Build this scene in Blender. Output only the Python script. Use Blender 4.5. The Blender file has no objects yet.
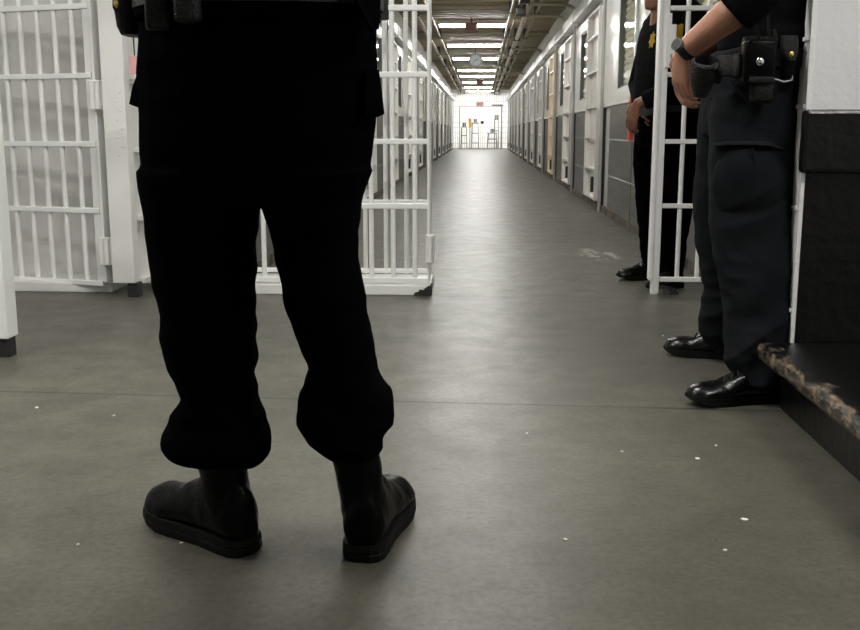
import bpy, bmesh, math, random
from mathutils import Vector, Matrix, noise
random.seed(7)
V = Vector
sc = bpy.context.scene
COL = sc.collection
PI = math.pi

# ------------------------------------------------------------------ camera
H = 0.86
TH = math.atan(.1835)
PS = math.atan(.051 * math.cos(TH))
FPX = 1000.0
cF = V((-math.sin(PS) * math.cos(TH), math.cos(PS) * math.cos(TH), -math.sin(TH)))
cR = V((math.cos(PS), math.sin(PS), 0))
cU = V((-math.sin(PS) * math.sin(TH), math.cos(PS) * math.sin(TH), math.cos(TH)))
cam = bpy.data.cameras.new('camera')
cam.sensor_width = 36
cam.lens = 36 * FPX / 860
cam.clip_end = 200
co = bpy.data.objects.new('camera', cam)
COL.objects.link(co)
m = Matrix((cR, cU, -cF)).transposed().to_4x4()
m.translation = V((0, 0, H))
co.matrix_world = m
sc.camera = co


def pix(px, py, y):
    """point of the place on the plane at depth y that the photograph shows at (px, py)"""
    d = cF + cR * ((px - 430) / FPX) - cU * ((py - 315) / FPX)
    return V((0, 0, H)) + d * (y / d.y)


# ------------------------------------------------------------------ materials
MATS = {}


def nt(name):
    mt = bpy.data.materials.new(name)
    mt.use_nodes = True
    n = mt.node_tree
    return mt, n, n.nodes['Principled BSDF']


def mat(name, col, rough=.5, metal=0., spec=.5, bump=0., bscale=60., var=0., vscale=4., chips=None, chipscale=18., chipcut=.68,
        emit=None, strength=0., coat=0., stretch=(1, 1, 1)):
    mt, n, b = nt(name)
    N, L = n.nodes.new, n.links.new
    b.inputs['Base Color'].default_value = (*col, 1)
    b.inputs['Roughness'].default_value = rough
    b.inputs['Metallic'].default_value = metal
    b.inputs['Specular IOR Level'].default_value = spec
    b.inputs['Coat Weight'].default_value = coat
    tc = N('ShaderNodeTexCoord')
    mp = N('ShaderNodeMapping')
    mp.inputs['Scale'].default_value = stretch
    L(tc.outputs['Object'], mp.inputs['Vector'])
    src = None
    if var:
        t = N('ShaderNodeTexNoise')
        t.inputs['Scale'].default_value = vscale
        t.inputs['Detail'].default_value = 6
        L(mp.outputs['Vector'], t.inputs['Vector'])
        mx = N('ShaderNodeMix')
        mx.data_type = 'RGBA'
        mx.inputs['A'].default_value = (*[c * (1 - var) for c in col], 1)
        mx.inputs['B'].default_value = (*[min(1, c * (1 + var)) for c in col], 1)
        rp = N('ShaderNodeMapRange')
        rp.inputs['From Min'].default_value = .3
        rp.inputs['From Max'].default_value = .7
        L(t.outputs['Fac'], rp.inputs['Value'])
        L(rp.outputs['Result'], mx.inputs['Factor'])
        src = mx.outputs['Result']
        L(src, b.inputs['Base Color'])
    if chips:
        t = N('ShaderNodeTexNoise')
        t.inputs['Scale'].default_value = chipscale
        t.inputs['Detail'].default_value = 8
        t.inputs['Roughness'].default_value = .7
        L(mp.outputs['Vector'], t.inputs['Vector'])
        rp = N('ShaderNodeMapRange')
        rp.inputs['From Min'].default_value = chipcut
        rp.inputs['From Max'].default_value = chipcut + .03
        L(t.outputs['Fac'], rp.inputs['Value'])
        mx = N('ShaderNodeMix')
        mx.data_type = 'RGBA'
        mx.inputs['A'].default_value = (*col, 1)
        mx.inputs['B'].default_value = (*chips, 1)
        if src:
            L(src, mx.inputs['A'])
        L(rp.outputs['Result'], mx.inputs['Factor'])
        L(mx.outputs['Result'], b.inputs['Base Color'])
    if bump:
        t = N('ShaderNodeTexNoise')
        t.inputs['Scale'].default_value = bscale
        t.inputs['Detail'].default_value = 4
        L(mp.outputs['Vector'], t.inputs['Vector'])
        bp = N('ShaderNodeBump')
        bp.inputs['Strength'].default_value = bump
        bp.inputs['Distance'].default_value = .01
        L(t.outputs['Fac'], bp.inputs['Height'])
        L(bp.outputs['Normal'], b.inputs['Normal'])
    if emit:
        b.inputs['Emission Color'].default_value = (*emit, 1)
        b.inputs['Emission Strength'].default_value = strength
    MATS[name] = mt
    return mt


WHITE = mat('white_gate_paint', (.89, .89, .87), .35, bump=.25, bscale=45, chips=(.10, .075, .055), chipscale=30, chipcut=.73)
PLATE = mat('white_plate_paint', (.83, .82, .79), .45, bump=.15, bscale=30, var=.05, chips=(.12, .08, .05), chipscale=14, chipcut=.77)
WALLW = mat('white_wall_paint', (.80, .79, .76), .55, bump=.25, bscale=55, var=.03, vscale=2)
WALLN = mat('white_plaster', (.80, .80, .80), .6, bump=.16, bscale=50, var=.03, vscale=3)
CELLW = mat('cell_front_white', (.76, .76, .74), .22, bump=.06, bscale=30, var=.05, vscale=1.5, spec=.6)
CELLD = mat('cell_door_white', (.80, .78, .74), .35, var=.05, bump=.1)
CREAM = mat('cell_door_cream', (.80, .68, .52), .35, var=.05, bump=.1)
BLACKP = mat('black_wall_paint', (.0035, .0035, .0032), .32, spec=.35, bump=.35, bscale=26, chips=(.12, .12, .11), chipscale=24, chipcut=.75)
BLACKC = mat('chipped_black_paint', (.0045, .0045, .004), .3, spec=.4, bump=.5, bscale=22, chips=(.20, .15, .08), chipscale=26, chipcut=.69)
BLACKF = mat('black_foot_paint', (.02, .02, .02), .5, bump=.6, bscale=60, chips=(.3, .28, .26), chipscale=40, chipcut=.68)
STEEL = mat('dull_steel', (.44, .44, .43), .4, metal=.3, var=.1)
DUCT = mat('duct_paint', (.72, .72, .71), .22, spec=.7, var=.06)
PIPEM = mat('pipe_paint', (.22, .18, .11), .4, var=.15, vscale=2)
PIPEL = mat('light_pipe_paint', (.38, .34, .26), .35, var=.15, vscale=2)
DECK = mat('ceiling_deck', (.30, .255, .165), .55, var=.15, vscale=1.2)
DARKB = mat('dark_box', (.03, .028, .025), .5)
CEILW = mat('room_ceiling', (.62, .60, .55), .7)
BASE = mat('dirty_base', (.13, .105, .075), .7, var=.4, vscale=9, chips=(.02, .018, .015), chipscale=3.5, chipcut=.55, bump=.5)
TUBE = mat('lamp_diffuser', (.9, .9, .9), .4, emit=(1., .985, .95), strength=40.)
FILLC = mat('added_cell_glow', (.9, .9, .9), .4, emit=(1., .99, .9), strength=22.)  # glow for the added strips behind the cell fronts
TUBEF = mat('far_lamp_diffuser', (.9, .9, .9), .4, emit=(1., .985, .95), strength=95.)
TUBER = mat('room_lamp_diffuser', (.9, .9, .9), .4, emit=(1., .985, .95), strength=58.)
LAMPH = mat('lamp_housing', (.7, .68, .62), .4)
REDP = mat('red_paint', (.62, .06, .035), .4)
CLOTH = mat('black_uniform_cloth', (.0012, .0012, .0013), .95, spec=.015, bump=.25, bscale=420)
CLOTHO = mat('dark_navy_cloth', (.0082, .0092, .0108), .9, spec=.08, bump=.25, bscale=420)
SHIRTO = mat('black_shirt_cloth', (.003, .003, .0033), .9, spec=.05, bump=.2, bscale=420)
LEATH = mat('black_leather', (.003, .003, .0035), .24, spec=.4, bump=.12, bscale=70)
LEATHB = mat('dull_black_leather', (.0022, .0022, .0022), .28, spec=.08, bump=.2, bscale=120)
RUBBER = mat('black_rubber', (.005, .005, .0045), .6, spec=.15, bump=.2, bscale=90)
WEAVE = mat('webbing', (.008, .008, .009), .4, spec=.35, bump=.6, bscale=260)
NYLON = mat('nylon', (.005, .005, .005), .5, spec=.25, bump=.4, bscale=160)
SKIN = mat('skin', (.36, .17, .105), .45, var=.08, vscale=25, bump=.12, bscale=180)
SKIND = mat('skin_brown', (.20, .085, .05), .45, var=.08, vscale=25, bump=.1, bscale=180)
HAIR = mat('dark_hair', (.015, .011, .009), .6, bump=.5, bscale=200, stretch=(1, 1, .2))
CHROME = mat('chrome', (.75, .75, .76), .15, metal=1)
BRASS = mat('brass', (.75, .55, .18), .25, metal=1)
YELLOW = mat('yellow_patch', (.72, .47, .02), .7, bump=.5, bscale=300, chips=(.03, .025, .01), chipscale=130, chipcut=.58)
PINK = mat('pink_tag', (.78, .42, .42), .5)
PAPER = mat('scrap_paper', (.75, .73, .68), .8)
EYE = mat('eye', (.7, .68, .65), .2)
LIP = mat('lip', (.35, .13, .10), .5)
SIGNR = mat('sign_red', (.28, .02, .015), .5)
SIGNH = mat('sign_housing', (.09, .04, .03), .5)
SIGNP = mat('sign_plate', (.34, .27, .24), .5)
CLOCKF = mat('clock_face', (.10, .115, .105), .5)
GREYT = mat('grey_metal', (.11, .115, .12), .45, metal=.3)
YSIGN = mat('yellow_notice', (.9, .55, .05), .5)
OSIGN = mat('orange_notice', (.85, .2, .04), .5)
INNER = mat('cell_inner', (.62, .62, .48), .6, var=.15, vscale=2)

# grey block dado with joints
mt, n, b = nt('grey_block')
tc = n.nodes.new('ShaderNodeTexCoord')
t = n.nodes.new('ShaderNodeTexNoise'); t.inputs['Scale'].default_value = 5; t.inputs['Detail'].default_value = 10; t.inputs['Roughness'].default_value = .75
mp = n.nodes.new('ShaderNodeMapping'); mp.inputs['Scale'].default_value = (1, .5, 3)
n.links.new(tc.outputs['Object'], mp.inputs['Vector']); n.links.new(mp.outputs['Vector'], t.inputs['Vector'])
cr = n.nodes.new('ShaderNodeValToRGB')
cr.color_ramp.elements[0].position = .3; cr.color_ramp.elements[0].color = (.062, .061, .055, 1)
cr.color_ramp.elements[1].position = .72; cr.color_ramp.elements[1].color = (.165, .162, .148, 1)
n.links.new(t.outputs['Fac'], cr.inputs['Fac']); n.links.new(cr.outputs['Color'], b.inputs['Base Color'])
b.inputs['Roughness'].default_value = .45
BLOCK = mt

# worn black step: paint rubbed to rust-brown near the nosing (a stain with its own shape)
mt, n, b = nt('worn_step_paint')
N, L = n.nodes.new, n.links.new
tc = N('ShaderNodeTexCoord'); sx = N('ShaderNodeSeparateXYZ'); L(tc.outputs['Object'], sx.inputs['Vector'])
t = N('ShaderNodeTexNoise'); t.inputs['Scale'].default_value = 34; t.inputs['Detail'].default_value = 9; t.inputs['Roughness'].default_value = .72
mp = N('ShaderNodeMapping'); mp.inputs['Scale'].default_value = (1, .45, 1); L(tc.outputs['Object'], mp.inputs['Vector']); L(mp.outputs['Vector'], t.inputs['Vector'])
edge = N('ShaderNodeMapRange'); edge.inputs['From Min'].default_value = .0; edge.inputs['From Max'].default_value = .09
edge.inputs['To Min'].default_value = .07; edge.inputs['To Max'].default_value = -.16
L(sx.outputs['X'], edge.inputs['Value'])
ad = N('ShaderNodeMath'); L(t.outputs['Fac'], ad.inputs[0]); L(edge.outputs['Result'], ad.inputs[1])
cr = N('ShaderNodeValToRGB')
cr.color_ramp.elements[0].position = .50; cr.color_ramp.elements[0].color = (.004, .004, .0038, 1)
e = cr.color_ramp.elements.new(.56); e.color = (.07, .066, .058, 1)
e = cr.color_ramp.elements.new(.62); e.color = (.20, .13, .065, 1)
cr.color_ramp.elements[-1].position = .72; cr.color_ramp.elements[-1].color = (.22, .20, .17, 1)
L(ad.outputs['Value'], cr.inputs['Fac']); L(cr.outputs['Color'], b.inputs['Base Color'])
b.inputs['Roughness'].default_value = .2
bp = N('ShaderNodeBump'); bp.inputs['Strength'].default_value = .5; bp.inputs['Distance'].default_value = .01
L(t.outputs['Fac'], bp.inputs['Height']); L(bp.outputs['Normal'], b.inputs['Normal'])
STEPM = mt

# concrete floor
mt, n, b = nt('sealed_concrete')
N, L = n.nodes.new, n.links.new
tc = N('ShaderNodeTexCoord'); sx = N('ShaderNodeSeparateXYZ'); L(tc.outputs['Object'], sx.inputs['Vector'])


def noi(scale, detail=6, rough=.6, st=(1, 1, 1)):
    mp = N('ShaderNodeMapping'); mp.inputs['Scale'].default_value = st
    L(tc.outputs['Object'], mp.inputs['Vector'])
    t = N('ShaderNodeTexNoise'); t.inputs['Scale'].default_value = scale; t.inputs['Detail'].default_value = detail; t.inputs['Roughness'].default_value = rough
    L(mp.outputs['Vector'], t.inputs['Vector'])
    return t.outputs['Fac']


def mth(op, a, b_=None, c=None):
    q = N('ShaderNodeMath'); q.operation = op
    for i, v in enumerate((a, b_, c)):
        if v is None: continue
        if isinstance(v, (int, float)): q.inputs[i].default_value = v
        else: L(v, q.inputs[i])
    return q.outputs[0]


def rng(v, a, b_, c=0., d=1.):
    q = N('ShaderNodeMapRange'); L(v, q.inputs['Value'])
    for k, x in zip(('From Min', 'From Max', 'To Min', 'To Max'), (a, b_, c, d)): q.inputs[k].default_value = x
    return q.outputs['Result']


def mixc(f, a, b_):
    q = N('ShaderNodeMix'); q.data_type = 'RGBA'
    L(f, q.inputs['Factor'])
    for k, x in (('A', a), ('B', b_)):
        if isinstance(x, tuple): q.inputs[k].default_value = (*x, 1)
        else: L(x, q.inputs[k])
    return q.outputs['Result']


big = noi(1.1, 8, .65); mid = noi(6, 8, .7); fine = noi(60, 4, .7)
col = mixc(rng(big, .3, .7), (.080, .0765, .059), (.146, .140, .110))
col = mixc(rng(mid, .40, .68, 0, .7), col, (.072, .068, .051))
col = mixc(rng(fine, .42, .68, 0, .55), col, (.035, .034, .028))
# pale scuffed stain
dx = mth('DIVIDE', mth('SUBTRACT', sx.outputs['X'], .84), .17); dy = mth('DIVIDE', mth('SUBTRACT', sx.outputs['Y'], 7.15), .42)
rr = mth('ADD', mth('MULTIPLY', dx, dx), mth('MULTIPLY', dy, dy))
sm = mth('MULTIPLY', rng(rr, 0, 1, 1, 0), rng(noi(11, 8, .75, (1, .4, 1)), .49, .57))
col = mixc(rng(sm, .02, .4, 0, .95), col, (.42, .41, .37))
# joint
jo = mth('ABSOLUTE', mth('SUBTRACT', sx.outputs['Y'], mth('MULTIPLY_ADD', sx.outputs['X'], -.045, 3.115)))
col = mixc(rng(jo, .003, .009, .95, 0), col, (.014, .014, .012))
jo2 = mth('ABSOLUTE', mth('SUBTRACT', sx.outputs['Y'], 5.22))
col = mixc(rng(jo2, .006, .02, .4, 0), col, (.03, .028, .022))
L(col, b.inputs['Base Color'])
L(rng(mid, .3, .7, .34, .45), b.inputs['Roughness'])
b.inputs['Specular IOR Level'].default_value = .38
bp = N('ShaderNodeBump'); bp.inputs['Strength'].default_value = .04; bp.inputs['Distance'].default_value = .01
L(noi(22, 6, .6), bp.inputs['Height']); L(bp.outputs['Normal'], b.inputs['Normal'])
FLOOR = mt

# pane: clear glass that mirrors at a slant
mt = bpy.data.materials.new('pane_glass'); mt.use_nodes = True; n = mt.node_tree; n.nodes.clear()
N, L = n.nodes.new, n.links.new
tr_ = N('ShaderNodeBsdfTransparent'); tr_.inputs['Color'].default_value = (.97, .98, .95, 1)
gl_ = N('ShaderNodeBsdfGlossy'); gl_.inputs['Roughness'].default_value = .05
fr_ = N('ShaderNodeFresnel'); fr_.inputs['IOR'].default_value = 1.45
mx_ = N('ShaderNodeMixShader'); ou_ = N('ShaderNodeOutputMaterial')
ge_ = N('ShaderNodeNewGeometry'); iv_ = N('ShaderNodeMath'); iv_.operation = 'SUBTRACT'; iv_.inputs[0].default_value = 1; L(ge_.outputs['Backfacing'], iv_.inputs[1])
mu_ = N('ShaderNodeMath'); mu_.operation = 'MULTIPLY'; L(fr_.outputs[0], mu_.inputs[0]); L(iv_.outputs[0], mu_.inputs[1]); L(mu_.outputs[0], mx_.inputs[0]); L(tr_.outputs[0], mx_.inputs[1]); L(gl_.outputs[0], mx_.inputs[2]); L(mx_.outputs[0], ou_.inputs['Surface'])
GLASS = mt
BLIND = mat('window_blind', (.82, .80, .66), .6, var=.1)
SASH = mat('sash_paint', (.16, .165, .16), .4)

# ------------------------------------------------------------------ mesh helpers
ORIG = {}


def BM():
    return bmesh.new()


def box(bm, x0, x1, y0, y1, z0, z1, bev=0.):
    vs = [bm.verts.new(p) for p in ((x0, y0, z0), (x1, y0, z0), (x1, y1, z0), (x0, y1, z0), (x0, y0, z1), (x1, y0, z1), (x1, y1, z1), (x0, y1, z1))]
    fs = [bm.faces.new([vs[i] for i in f]) for f in ((3, 2, 1, 0), (4, 5, 6, 7), (0, 1, 5, 4), (1, 2, 6, 5), (2, 3, 7, 6), (3, 0, 4, 7))]
    if bev:
        es = list({e for f in fs for e in f.edges})
        bmesh.ops.bevel(bm, geom=es, offset=bev, segments=2, affect='EDGES', profile=.5)
    return bm


def obox(bm, c, ax, ay, az, hx, hy, hz, bev=0.):
    """box about centre c with half sizes along three directions"""
    t = bmesh.new(); box(t, -hx, hx, -hy, hy, -hz, hz, bev)
    M = Matrix((V(ax), V(ay), V(az))).transposed().to_4x4(); M.translation = V(c)
    t.transform(M); merge(bm, t)
    return bm


def merge(bm, t):
    me = bpy.data.meshes.new('tmp'); t.to_mesh(me); t.free(); bm.from_mesh(me); bpy.data.meshes.remove(me)


def frame(d):
    d = d.normalized()
    u = V((0, 0, 1)).cross(d)
    if u.length < 1e-3: u = V((1, 0, 0))
    u.normalize()
    return u, d.cross(u)


def loft(bm, rings, cap=True):
    """rings: lists of points, joined in order"""
    vr = [[bm.verts.new(p) for p in r] for r in rings]
    k = len(vr[0])
    for a, b_ in zip(vr, vr[1:]):
        for i in range(k):
            bm.faces.new((a[i], a[(i + 1) % k], b_[(i + 1) % k], b_[i]))
    if cap:
        bm.faces.new(list(reversed(vr[0]))); bm.faces.new(vr[-1])
    return bm


def ell(c, u, v, ru, rv, k=16, p=2.):
    out = []
    for i in range(k):
        a = 2 * PI * i / k
        ca, sa = math.cos(a), math.sin(a)
        out.append(V(c) + V(u) * (ru * math.copysign(abs(ca) ** (2 / p), ca)) + V(v) * (rv * math.copysign(abs(sa) ** (2 / p), sa)))
    return out


def tube(bm, pts, r, k=10, cap=True):
    pts = [V(p) for p in pts]
    rs = r if isinstance(r, (list, tuple)) else [r] * len(pts)
    d0 = (pts[1] - pts[0]).normalized()
    u, v = frame(d0)
    rings = []
    for i, p in enumerate(pts):
        d = (pts[min(i + 1, len(pts) - 1)] - pts[max(i - 1, 0)]).normalized()
        u = (u - d * u.dot(d)).normalized(); v = d.cross(u)
        q = rs[i]
        rings.append(ell(p, u, v, q, q, k) if not isinstance(q, tuple) else ell(p, u, v, q[0], q[1], k))
    return loft(bm, rings, cap)


def zrings(bm, rows, k=28, p=2.3):
    """rows: (centre, rx, ry) horizontal rings"""
    return loft(bm, [ell(c, V((1, 0, 0)), V((0, 1, 0)), rx, ry, k, p) for c, rx, ry in rows])


def ball(bm, c, r, sc3=(1, 1, 1), k=14):
    t = bmesh.new(); bmesh.ops.create_uvsphere(t, u_segments=k, v_segments=k // 2 + 1, radius=r)
    t.transform(Matrix.Translation(V(c)) @ Matrix.Diagonal((*sc3, 1))); merge(bm, t)
    return bm


def obj(name, bm, material, parent=None, smooth=False, origin=None):
    me = bmesh_to_mesh(name, bm) if isinstance(bm, bmesh.types.BMesh) else bm
    me.name = name
    off = V((0, 0, 0))
    if parent is not None: off = ORIG[parent.name]
    elif origin is not None: off = V(origin)
    if off.length: me.transform(Matrix.Translation(-off))
    if material is not None: me.materials.append(material)
    for f in me.polygons: f.use_smooth = smooth
    if smooth:
        try: me.set_sharp_from_angle(angle=math.radians(50))
        except Exception: pass
    o = bpy.data.objects.new(name, me); COL.objects.link(o)
    if parent is not None: o.parent = parent
    else: o.location = off
    ORIG[o.name] = off
    return o


def bmesh_to_mesh(name, bm):
    bmesh.ops.recalc_face_normals(bm, faces=bm.faces[:])
    me = bpy.data.meshes.new(name); bm.to_mesh(me); bm.free()
    return me


def tag(o, label, cat, group=None):
    o['label'] = label; o['category'] = cat
    if group: o['group'] = group
    return o


def thing(name, label, cat, loc=(0, 0, 0), group=None):
    o = bpy.data.objects.new(name, None); COL.objects.link(o); o.location = loc
    o.empty_display_size = .1
    ORIG[o.name] = V(loc)
    return tag(o, label, cat, group)


def structure(o):
    o['kind'] = 'structure'
    return o


def sroot(name, loc=(0, 0, 0)):
    o = bpy.data.objects.new(name, None); COL.objects.link(o); o.location = loc
    ORIG[o.name] = V(loc); o['kind'] = 'structure'
    return o


def remesh(bm, voxel, smooth=4):
    """union of closed shapes into one continuous skin"""
    me = bmesh_to_mesh('tmp', bm)
    o = bpy.data.objects.new('tmp', me); COL.objects.link(o)
    a = o.modifiers.new('r', 'REMESH'); a.mode = 'VOXEL'; a.voxel_size = voxel
    if smooth:
        s = o.modifiers.new('s', 'SMOOTH'); s.factor = .5; s.iterations = smooth
    dg = bpy.context.evaluated_depsgraph_get(); dg.update()
    res = bpy.data.meshes.new_from_object(o.evaluated_get(dg))
    bpy.data.objects.remove(o); bpy.data.meshes.remove(me)
    return res


def displace(me, fn):
    ns = [v.normal.copy() for v in me.vertices]
    for v, q in zip(me.vertices, ns):
        v.co += q * fn(v.co, q)


def fold(p, q=None, amp=.006, f=9.):
    a = noise.noise(V((p.x * f * .55, p.y * f * .55, p.z * f * 1.5)))
    b_ = noise.noise(V((p.x * f * 1.6 + 9, p.y * f * 1.6, p.z * f * 3.2)))
    return amp * ((1 - 2.2 * abs(a)) + .5 * b_)


# ------------------------------------------------------------------ setting
RW, LW, CEIL, ENDY = 1.34, -1.40, 2.84, 49.5
bm = BM(); box(bm, -4.4, 3.4, -3.6, 54.2, -.1, 0)
structure(obj('floor', bm, FLOOR))
bm = BM(); box(bm, -4.4, 3.4, -3.6, 5.35, 3.05, 3.15)
structure(obj('ceiling', bm, CEILW))
# corridor ceiling: ribbed steel deck
bm = BM(); prof = []
y = 5.6
while y < ENDY:
    prof += [(y, CEIL), (y + .14, CEIL), (y + .165, CEIL + .045), (y + .275, CEIL + .045)]
    y += .30
for (y0, z0), (y1, z1) in zip(prof, prof[1:]):
    bm.faces.new([bm.verts.new(p) for p in ((LW - .1, y0, z0), (RW + .1, y0, z0), (RW + .1, y1, z1), (LW - .1, y1, z1))])
bmesh.ops.remove_doubles(bm, verts=bm.verts[:], dist=1e-5)
dk = structure(obj('ceiling', bm, DECK))
bm = BM(); box(bm, LW - .3, RW + .3, 5.6, ENDY, CEIL + .055, CEIL + .12); obj('roof_slab', bm, DECK, dk)
yb = 8.4
while yb < ENDY:
    bm = BM(); box(bm, LW - .02, RW + .02, yb, yb + .09, CEIL - .045, CEIL + .01); obj('cross_beam', bm, DECK, dk)
    yb += 4.15
# room walls out of the picture
bm = BM(); box(bm, -4.5, -4.4, -3.6, 5.7, 0, 3.05); structure(obj('wall_left', bm, WALLN))
bm = BM(); box(bm, 3.4, 3.5, -3.6, 5.7, 0, 3.05); structure(obj('wall_right', bm, WALLN))
bm = BM(); box(bm, -4.4, 3.4, -3.7, -3.6, 0, 3.05); structure(obj('wall_back', bm, WALLN))
# transverse wall, left of the corridor mouth
wl = BM(); box(wl, -4.4, -1.84, 5.62, 5.75, 0, 3.05)
structure(obj('wall_front', wl, WALLW))
bm = BM(); box(bm, -4.4, -1.99, 5.27, 5.62, 0, .055, .006)
structure(obj('trim_1', bm, PLATE))
bm = BM(); box(bm, -1.84, LW, 5.66, 5.75, 0, 3.05)
structure(obj('wall_front', bm, CELLW))
bm = BM(); box(bm, LW, RW, 5.36, 5.75, 2.48, 3.05)
structure(obj('wall_header', bm, WALLW))
# transverse wall, right of the corridor mouth, with pressed ribs
wr = BM(); box(wr, 1.36, 3.4, 5.45, 5.75, 0, 3.05)
wro = structure(obj('wall_front', wr, PLATE))
for z in (.07, .42, .90, 1.25, 1.6):
    bm = BM(); box(bm, 1.42, 3.3, 5.43, 5.46, z - .012, z + .012); obj('rib', bm, PLATE, wro)
bm = BM(); box(bm, 1.40, 1.47, 5.42, 5.46, 0, 2.4); obj('jamb', bm, PLATE, wro)

# near wall end on the right: white above, black dado with a thick cap
XW, YW = .995, 3.15
bm = BM(); box(bm, XW + .004, 3.4, YW, YW + .28, .90, 3.05)
nw = structure(obj('wall_near', bm, WALLN))
bm = BM(); box(bm, XW, 3.4, YW - .004, YW + .02, 0, .75); obj('dado', bm, BLACKP, nw)
bm = BM(); box(bm, XW - .022, 3.4, YW - .03, YW + .012, .735, .925, .012); obj('dado_cap', bm, BLACKC, nw)
bm = BM(); box(bm, XW + .004, 3.4, YW + .02, YW + .28, 0, .90); obj('wall_core', bm, WALLN, nw)
bm = BM(); box(bm, XW - .012, XW + .004, YW - .002, YW + .28, 0, 3.05); obj('jamb', bm, WHITE, nw)
for z in (.30, .62, .93, 1.13): bm = BM(); box(bm, XW - .018, XW - .010, YW + .004, YW + .27, z, z + .012); obj('rib', bm, WHITE, nw)

# step with worn nosing
st = thing('step', 'black painted concrete step with worn brown nosing beside the black wall', 'step', (.867, 2.0, 0))
bm = BM(); box(bm, .867, 2.6, -.6, YW - .034, .158, .213, .018)
obj('tread', bm, STEPM, st, True)
bm = BM(); box(bm, .952, 2.6, -.6, YW - .04, 0, .158); obj('riser', bm, BLACKP, st)


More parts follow.
